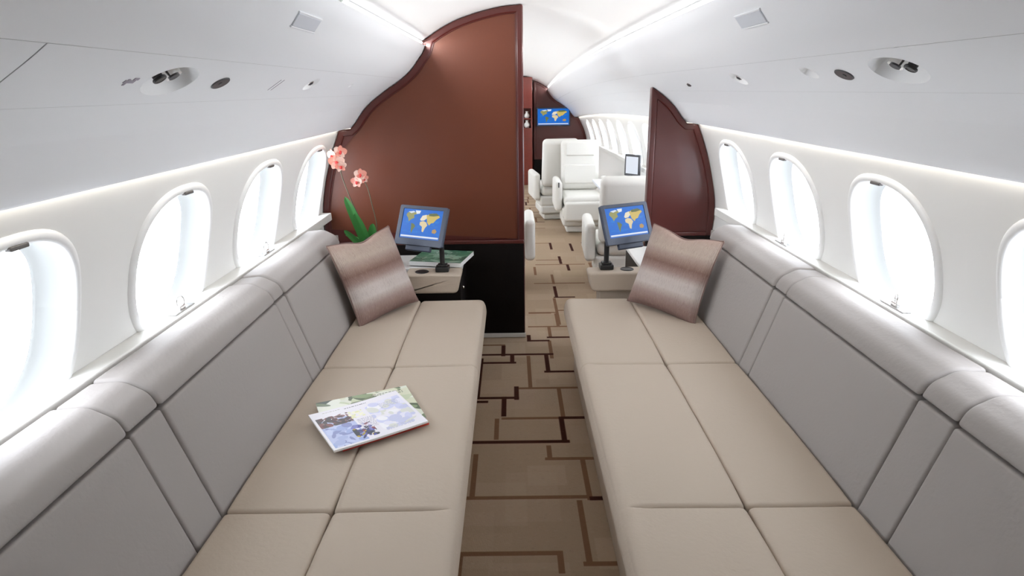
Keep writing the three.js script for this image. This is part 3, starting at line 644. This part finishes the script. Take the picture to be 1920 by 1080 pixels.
for (const [sg, label, bl, br] of [[-1, 'striped taupe throw pillow leaning in the corner of the left sofa', [-0.775, 2.665], [-0.545, 3.005]], [1, 'striped taupe throw pillow leaning in the corner of the right sofa', [0.76, 2.66], [0.525, 2.95]]]) {
  const t = thing('throw_pillow', label, 'pillow', [(bl[0] + br[0]) / 2 - sg * 0.012, 0.409, -(bl[1] + br[1]) / 2], 0, 'throw pillows');
  const dx = (br[0] - bl[0]) * -sg, dz = -(br[1] - bl[1]) * -sg;   // picture-left to picture-right
  t.rotation.order = 'YXZ'; t.rotation.set(-22 * DEG, Math.atan2(-dz, dx), sg < 0 ? 3 * DEG : -3 * DEG);
  const S = 0.40;
  obj('cover', pillow(S, 0.135).translate(0, S / 2 - 0.006, 0), pillowMat, t);
  const pts = []; for (let k = 0; k < 96; k++) { const q = k / 96 * 4, e = Math.floor(q), r = 2 * (q - e) - 1, c = 1 - 0.075 * (1 - r * r); const [u, v] = e === 0 ? [r, -c] : e === 1 ? [c, r] : e === 2 ? [-r, c] : [-c, -r]; pts.push(new THREE.Vector3(u * S / 2, v * S / 2 + S / 2 - 0.006 - (v > 0 ? 0.022 * Math.exp(-((u / 0.38) ** 2)) * v ** 2 : 0), 0)); }
  obj('seam', new THREE.TubeGeometry(new THREE.CatmullRomCurve3(pts, true), 192, 0.0028, 6, true), seamMat, t);
}

// ------------------------------------------------------------------ magazines and book
function printed(w, h, draw) { return std([1, 1, 1], 0.35, { map: canvasTex(w, h, draw), clearcoat: 0.3, clearcoatRoughness: 0.2 }); }
const blotch = (g, x, y, w, h, cols, n) => { g.save(); g.beginPath(); g.rect(x, y, w, h); g.clip(); for (let i = 0; i < n; i++) { g.fillStyle = cols[Math.floor(rnd() * cols.length)]; g.beginPath(); g.ellipse(x + rnd() * w, y + rnd() * h, w * (0.04 + rnd() * 0.16), h * (0.03 + rnd() * 0.12), rnd() * 3, 0, 7); g.fill(); } g.restore(); };
const textLines = (g, x, y, w, n, lh, c) => { g.fillStyle = c; for (let i = 0; i < n; i++) { let q = x; while (q < x + w) { const L = 6 + rnd() * 22; g.fillRect(q, y + i * lh, Math.min(L, x + w - q), lh * 0.38); q += L + 6; } } };
const coverPage = printed(680, 560, (g, w, h) => {
  g.fillStyle = '#eceaf0'; g.fillRect(0, 0, w, h);
  g.fillStyle = '#b9c3e4'; g.fillRect(18, 150, 235, 390);
  blotch(g, 18, 100, 235, 150, ['#5a3b40', '#7b4c4e', '#3f383f', '#8c6a6c', '#4a4448'], 60);
  blotch(g, 18, 250, 235, 290, ['#9fb0dc', '#c3cdeb', '#a9b6dd', '#8a94c6'], 46);
  blotch(g, 190, 320, 150, 200, ['#5c5fa2', '#434a74', '#e9e4f2', '#7f83c4', '#39424e', '#8a4a52', '#b7a02e'], 46);
  blotch(g, 240, 110, 110, 110, ['#e9e9c4', '#dfe0a8', '#f3f2dc'], 30);
  blotch(g, 380, 70, 280, 430, ['#e6e6f4', '#d2d5ee', '#dcded8', '#f2f2f6', '#c9cde6'], 60);
  textLines(g, 250, 40, 170, 1, 20, '#50505a'); textLines(g, 90, 30, 130, 1, 12, '#8a8a70');
  textLines(g, 270, 250, 110, 9, 18, '#a9a6b8'); textLines(g, 480, 120, 150, 4, 20, '#b3b6cc'); textLines(g, 400, 470, 200, 3, 16, '#bcbcd0');
});
const greenPage = printed(560, 680, (g, w, h) => {
  g.fillStyle = '#dfe3d3'; g.fillRect(0, 0, w, h);
  blotch(g, 0, 0, w, h, ['#5d6b55', '#8fa07c', '#c9d2b4', '#e8ebde', '#77856a', '#3f4f42', '#d9dbc2'], 90);
  textLines(g, 330, 60, 190, 3, 26, '#38453c'); textLines(g, 60, 560, 420, 4, 18, '#5b6a5e');
});
const redPage = printed(256, 256, (g, w, h) => { g.fillStyle = '#b23419'; g.fillRect(0, 0, w, h); blotch(g, 0, 0, w, h, ['#8e1f12', '#c9582f', '#5a1410'], 40); });
const bookPage = printed(620, 560, (g, w, h) => {
  g.fillStyle = '#5f8a72'; g.fillRect(0, 0, w, h);
  blotch(g, 0, 0, w, h, ['#4a7a5e', '#6f9a80', '#3f6a54', '#84a892', '#2f5a48'], 70);
  blotch(g, 0, 330, w, 110, ['#86a48e', '#a9bda6', '#2a4b38'], 24); blotch(g, 120, 60, 330, 110, ['#8ea79a', '#b6c5bd', '#4d6a5c'], 22);
  textLines(g, 120, 210, 300, 2, 26, '#cfd8d2'); g.fillStyle = '#c6cfc9'; g.fillRect(0, h - 60, w, 8);
});
// a thin booklet: pages block, printed cover, slightly curled
function booklet(name, label, w, l, th, page, edge, pos, turn, curl = 0.006, group = null) {
  const t = thing(name, label, name === 'book' ? 'book' : 'magazine', pos, turn, group);
  const n = 20, up = (u, v) => curl * ((u - 0.5) * 2) ** 2 * (0.5 + 0.5 * v);
  const P = (y) => (i, j) => [(i / n - 0.5) * w, y + up(i / n, j / n), (0.5 - j / n) * l];
  const uv = (i, j) => [i / n, j / n];
  obj('cover', gridGeo(n, n, P(th), uv, false), page, t);
  const ring = []; for (let k = 0; k <= n; k++) ring.push([k, 0]); for (let k = 1; k <= n; k++) ring.push([n, k]); for (let k = n - 1; k >= 0; k--) ring.push([k, n]); for (let k = n - 1; k >= 0; k--) ring.push([0, k]);
  obj('pages', [gridGeo(ring.length - 1, 1, (q, y) => P(y ? th * 0.97 : 0.0006)(...ring[q]), (q, y) => [q * 0.01, y * 0.01], true), gridGeo(n, n, P(0.0004), uv, true)], edge, t);
  return t;
}
{
  const y = 0.4095, g = 'magazines on the left sofa';
  booklet('magazine', 'magazine with a red edge at the bottom of the pile on the left sofa', 0.28, 0.20, 0.005, redPage, M.redPaper, [-0.503, y, -1.782], 33 * DEG, 0.001, g);
  booklet('magazine', 'green and white magazine in the middle of the fanned pile on the left sofa', 0.31, 0.25, 0.006, greenPage, M.paper, [-0.535, y + 0.0075, -1.85], 24 * DEG, 0.001, g);
  booklet('magazine', 'white glossy magazine with colour photos on top of the pile', 0.30, 0.25, 0.007, coverPage, M.paper, [-0.525, y + 0.016, -1.776], 33.5 * DEG, 0.004, g);
  booklet('book', 'thick green book lying on the left side console', 0.285, 0.262, 0.024, bookPage, M.paper, [-0.447, 0.5285, -3.355], -12 * DEG, 0, null);
}

// ------------------------------------------------------------------ orchid
{
  const X = -0.83, Z = -3.31, t = thing('potted_orchid', 'coral pink orchid with long green leaves on the left console', 'plant', [X, 0.5225, Z]);
  obj('pot', new THREE.LatheGeometry([[0, 0], [0.036, 0], [0.04, 0.01], [0.05, 0.075], [0.053, 0.085], [0.048, 0.085], [0.044, 0.07], [0, 0.068]].map((p) => new THREE.Vector2(...p)), 32), M.pot, t);
  obj('moss', new THREE.SphereGeometry(0.044, 20, 8, 0, 7, 0, 1.4).scale(1, 0.35, 1).translate(0, 0.066, 0), M.leaf, t);
  const leaf = (a, L, w, lift, bend) => {
    const n = 18, m = 6, ca = Math.cos(a), sa = Math.sin(a);
    return gridGeo(n, m, (i, j) => {
      const u = i / n, v = 2 * j / m - 1, ww = w * Math.sin(Math.PI * Math.min(1, 0.12 + u * 0.88)) ** 0.7, r = L * u * Math.cos(lift) + bend * u * u * 0.3, y = 0.07 + L * u * Math.sin(lift) - bend * u * u + 0.25 * Math.abs(v) * ww;
      return [ca * r - sa * v * ww, y, sa * r + ca * v * ww];
    }, (i, j) => [i / n, j / m]);
  };
  const leafMat = M.leaf; leafMat.side = THREE.DoubleSide;
  const blade = (x0, x1, y1, z1, w) => gridGeo(20, 8, (i, j) => {   // a broad strap leaf that shows its face to the aisle
    const u = i / 20, v = 2 * j / 8 - 1, ww = w * Math.min(1, 0.35 + u * 2.2) * Math.sqrt(Math.max(0, 1 - u ** 5)), dx = x1 - x0, dy = y1 - 0.07, L = Math.hypot(dx, dy);
    return [x0 + dx * u ** 1.2 + v * ww * dy / L, 0.07 + dy * u - v * ww * dx / L, z1 * u + 0.3 * Math.abs(v) * ww];
  }, (i, j) => [i / 20, j / 8]);
  for (const [a, b, c, d, w] of [[-0.01, -0.105, 0.375, 0.02, 0.025], [0.0, -0.055, 0.29, 0.045, 0.027], [0.01, 0.03, 0.23, 0.02, 0.024], [-0.02, -0.12, 0.20, 0.04, 0.018]]) obj('leaf', blade(a, b, c, d, w), leafMat, t);
  for (const [a, L, w, lift, b] of [[1.3, 0.20, 0.03, 0.95, 0.05], [3.6, 0.20, 0.026, 0.75, 0.06], [0.3, 0.17, 0.028, 0.8, 0.05], [4.9, 0.16, 0.026, 0.8, 0.05]]) obj('leaf', leaf(a, L, w, lift, b), leafMat, t);
  const s1 = [[0, 0.07, 0], [-0.03, 0.22, 0.005], [-0.085, 0.38, 0.01], [-0.115, 0.50, 0.015], [-0.115, 0.60, 0.03]], s2 = [[0.01, 0.07, 0], [0.045, 0.20, 0], [0.03, 0.33, 0.005], [0.015, 0.42, 0.012], [-0.005, 0.48, 0.03]];
  obj('stem', tube(s1, 0.0028), M.stem, t); obj('stem', tube(s2, 0.0028), M.stem, t);
  const petalGeo = (L, w, cup) => gridGeo(10, 8, (i, j) => { const u = i / 10, v = 2 * j / 8 - 1, ww = w * Math.sin(Math.PI * Math.min(1, 0.1 + 0.9 * u)) ** 0.6; return [v * ww, L * u, cup * (u * u * 0.6 + v * v * 0.3 * u)]; }, (i, j) => [i / 10, j / 8]);
  const flower = (x, y, z, s, ry, rx, pale) => {
    const f = sub('flower', t); f.position.set(x, y, z); f.rotation.set(rx, ry, 0); f.scale.setScalar(s);
    for (let k = 0; k < 5; k++) { const a = k * 72 * DEG, m = obj('petal', petalGeo(k % 5 === 1 || k % 5 === 4 ? 0.046 : 0.042, k % 5 === 1 || k % 5 === 4 ? 0.024 : 0.016, 0.014), (k + pale) % 2 ? M.petal : M.petalPale, f); m.rotation.z = a; }
    obj('lip', new THREE.SphereGeometry(0.010, 14, 10).scale(0.9, 1.3, 0.9).translate(0, -0.006, 0.010), M.lip, f);
  };
  flower(-0.125, 0.555, 0.045, 0.95, 0.3, -0.1, 0); flower(-0.105, 0.605, 0.035, 0.8, 0.6, -0.4, 1); flower(-0.145, 0.585, 0.03, 0.85, -0.7, 0, 1); flower(-0.105, 0.535, 0.05, 0.7, 0.5, 0.3, 0);
  flower(-0.01, 0.49, 0.04, 0.75, 0.3, -0.2, 1); flower(-0.028, 0.455, 0.05, 0.72, -0.2, 0.1, 0); flower(0.006, 0.468, 0.035, 0.55, 0.7, 0.2, 1);
}

// ------------------------------------------------------------------ far cabin
function clubChair(label, scaleY) {
  const t = thing('club_chair', label, 'chair', [0, 0, 0], 0, 'white leather club chairs in the far cabin');   // faces +z
  obj('pedestal', [box(0.34, 0.07, 0.34, 0, 0.036, 0, 0.02), box(0.42, 0.10, 0.42, 0, 0.12, 0, 0.03)], M.chair, t);
  obj('seat_cushion', [box(0.41, 0.11, 0.50, 0, 0.335, 0.03, 0.045, 5)], M.chair, t);
  obj('seat_base', box(0.44, 0.12, 0.46, 0, 0.22, 0.02, 0.03, 3), M.chair, t);
  obj('leg_rest', box(0.40, 0.20, 0.07, 0, 0.24, 0.275, 0.03, 3), M.chair, t);
  const b = obj('backrest', [box(0.40, 0.52, 0.13, 0, 0.26, 0, 0.05, 5), box(0.30, 0.14, 0.03, 0, 0.42, 0.065, 0.014, 3), box(0.34, 0.2, 0.03, 0, 0.16, 0.062, 0.014, 3)], M.chair, t);
  b.position.set(0, 0.39, -0.20); b.rotation.x = -0.16;
  for (const s of [-1, 1]) { const a = obj('armrest', [box(0.075, 0.30, 0.46, s * 0.255, 0.385, 0.0, 0.034, 4)], M.chair, t); obj('control_panel', box(0.012, 0.05, 0.02, s * 0.255, 0.50, 0.228, 0.004), M.darkGrey, a); }
  return t;
}
const ch = clubChair('white leather club chair in the far cabin facing the camera');
ch.position.set(0.665, 0, -6.55);
copyOf(ch, [0.445, 0, -7.25], Math.PI + 0.12, 'white leather club chair turned away, standing in front of the far bulkhead screen');
copyOf(ch, [0.765, 0, -4.62], Math.PI - 0.05, 'white leather club chair just beyond the right armrest monitor').scale.y = 0.93;
copyOf(ch, [-0.19, 0, -4.62], Math.PI, 'white leather club chair mostly hidden by the large partition edge');
{ // fold-out table by the far chairs
  const t = thing('side_table', 'small grey topped table between the far club chairs', 'table', [0.86, 0, -5.6]);
  obj('top', box(0.34, 0.025, 0.62, 0, 0.60, 0, 0.008), M.lens, t);
  obj('leg', box(0.06, 0.585, 0.10, 0.08, 0.293, 0, 0.01), M.cherry, t);
}
{ // dark galley cabinet with pale vases at the far doorway
  const t = thing('galley_cabinet', 'dark wood galley cabinet with open shelf at the far doorway', 'cabinet', [0.02, 0, -10.0]);
  obj('body', [box(0.48, 0.86, 0.36, 0, 0.43, 0, 0.006), box(0.48, 0.45, 0.36, 0, 1.37, 0, 0.006), box(0.02, 0.30, 0.36, -0.23, 1.0, 0, 0.002), box(0.02, 0.30, 0.36, 0.23, 1.0, 0, 0.002), box(0.46, 0.30, 0.02, 0, 1.0, -0.17, 0.002)], M.cherryWood, t);
  obj('shelf', box(0.44, 0.015, 0.32, 0, 0.995, 0, 0.003), M.cherryWood, t);
  for (const [x, y, s, l] of [[0.16, 0.8605, 1, 'pale vase on the lower galley shelf'], [0.16, 1.003, 0.9, 'pale vase on the upper galley shelf']]) {
    const v = thing('vase', l, 'vase', [0.02 + x, y, -9.9], 0, 'galley vases');
    obj('body', new THREE.LatheGeometry([[0, 0], [0.028, 0], [0.045, 0.03], [0.04, 0.06], [0.018, 0.085], [0.024, 0.11], [0.02, 0.11], [0.014, 0.085], [0, 0.07]].map((p) => new THREE.Vector2(p[0] * s, p[1] * s)), 24), M.paper, v);
    obj('lip', new THREE.TorusGeometry(0.022 * s, 0.003, 8, 20).rotateX(Math.PI / 2).translate(0, 0.11 * s, 0), M.ledge, v);
  }
}

scene.traverse((o) => { if (o.isMesh) { o.castShadow = true; o.receiveShadow = true; } });
renderer.render(scene, camera);
